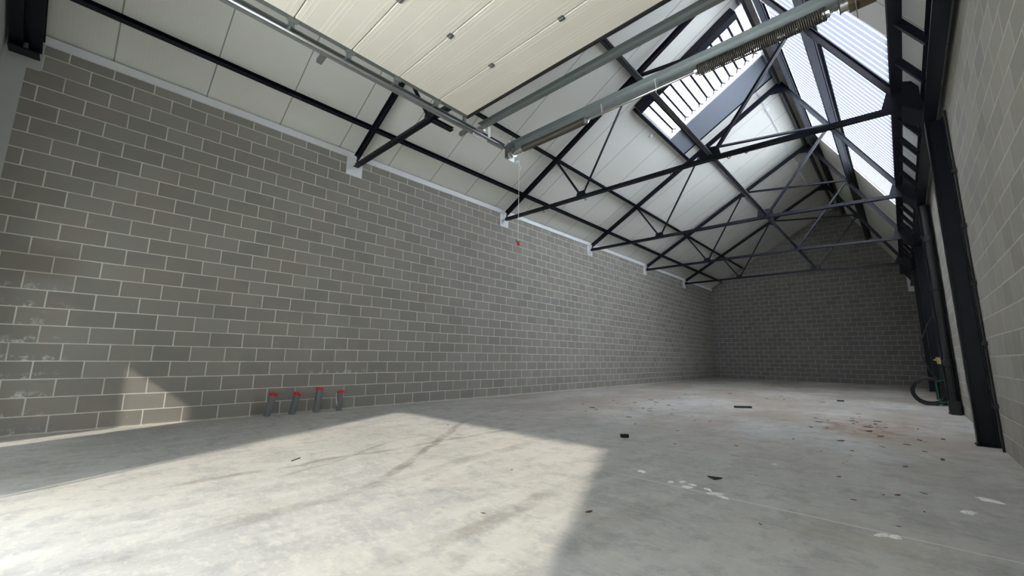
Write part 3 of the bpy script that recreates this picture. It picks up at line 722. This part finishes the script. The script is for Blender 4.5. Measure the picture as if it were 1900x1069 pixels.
shard('twig', [(-.07, -.004), (.07, -.003), (.072, .003), (-.07, .004)], 0.006, 3.51, 1.29, 'rubber', 'short dark twig on the sunlit floor', 'twig', 2.2)
def blob(r0, squash, h, x, y, lab, k=17):
    bm = BM(); pts = []
    for i in range(k):
        a = 2*math.pi*i/k; r = r0*rnd.uniform(.45, 1.2); pts.append((r*math.cos(a), r*squash*math.sin(a)))
    c = bm.verts.new((0, 0, h)); A = [bm.verts.new((u, v, 0)) for u, v in pts]; Bv = [bm.verts.new((u*.6, v*.6, h*.8)) for u, v in pts]
    for i in range(k):
        j = (i+1) % k
        bm.faces.new((A[i], A[j], Bv[j], Bv[i])); bm.faces.new((Bv[i], Bv[j], c))
    bm.faces.new(A[::-1])
    o = obj('mortar_splash', bm, 'mortar'); o.location = (x, y, 0.0005); o.rotation_euler = (0, 0, rnd.uniform(0, 6)); return tag(o, lab, 'mortar splash', 'white mortar splashes on the floor')
rowlab = ['leftmost white mortar splash of the loose row, standing apart from the others', 'white mortar splash second from the left in the loose row', 'thin white mortar splash in the middle of the loose row, upper one', 'larger white mortar splash in the middle of the loose row, lower one',
          'small white mortar splash just left of the curled black shard', 'white mortar splash directly below the curled black shard', 'big white mortar splash at the right end of the loose row', 'last white mortar splash of the row where the pale floor joint begins']
for (x, y, r), lb in zip(((6.12, 3.39, .075), (6.45, 3.25, .05), (6.52, 3.33, .045), (6.60, 3.21, .06), (6.62, 3.30, .04), (6.75, 3.27, .045), (6.83, 3.20, .07), (6.90, 3.15, .055)), rowlab):
    blob(r, .6, 0.008, x, y, lb)
blob(.05, .6, .012, 7.80, 3.10, 'lone white mortar lump pair, larger one, lower right of the floor'); blob(.035, .8, .015, 7.86, 3.12, 'small round white mortar lump at the lower right of the floor')
blob(.08, .6, .012, 8.36, 4.55, 'white mortar splash near the foot of the right wall'); blob(.06, .6, .012, 8.22, 4.05, 'pale flat mortar flake on the floor in front of the right wall')
blob(.03, .8, .012, 6.95, 4.6, 'single white crumb alone on the open floor right of the joint')
# leaves
bm = BM(); prism(bm, [(-.05, 0), (-.02, -.018), (.02, -.012), (.055, .004), (.015, .02), (-.02, .014)], 'z', 0, 0.006)
for v in bm.verts: v.co.z += 6*v.co.y**2 + 1.2*v.co.x**2
leaf = obj('dry_leaf', bm, 'leaf')
GR = [(3.6, 8.6, .6, 1.5, 26, 'small dry brown leaf scrap strewn toward the left wall beyond the sun patch', 'leaf scraps near the left wall'),
      (5.0, 6.8, 1.1, 1.0, 10, 'dry brown leaf scrap on the open floor between the black block and the black bar', 'leaf scraps around the black block'),
      (7.3, 8.8, .33, .7, 22, 'reddish dry leaf scrap in the rusty patch right of the black bar', 'leaf scraps in the rusty patch'),
      (7.9, 7.0, .25, .8, 9, 'dry leaf scrap on the floor close to the nearest navy column', 'leaf scraps by the nearest column'),
      (6.9, 5.3, .7, .9, 9, 'scattered brown leaf scrap between the curled black shard and the rusty patch', 'leaf scraps beyond the black shard'),
      (5.2, 12.8, 1.4, 1.6, 14, 'tiny brown leaf scrap far back on the floor beyond the black bar', 'leaf scraps at the back of the hall'),
      (7.7, 4.3, .35, .6, 7, 'brown leaf scrap at the foot of the right block wall', 'leaf scraps by the right wall'),
      (5.2, 2.5, 1.4, .9, 8, 'lone brown leaf crumb on the foreground floor near the sun patch', 'leaf scraps in the foreground')]
first = True
for (cx, cyy, sx, sy, n_, lb, gp) in GR:
    for k in range(n_):
        x = min(8.4, max(.3, rnd.gauss(cx, sx))); y = min(24, max(.6, rnd.gauss(cyy, sy)))
        o = leaf if first else leaf.copy()
        if not first: C.objects.link(o)
        first = False
        tag(o, lb, 'leaf', gp)
        o.location = (x, y, 0.001); o.rotation_euler = (0, 0, rnd.uniform(0, 6.28)); q = rnd.uniform(.3, 1.0) * (0.6 if y < 6 else 1.15); o.scale = (q, q*rnd.uniform(.6, 1.3), q)
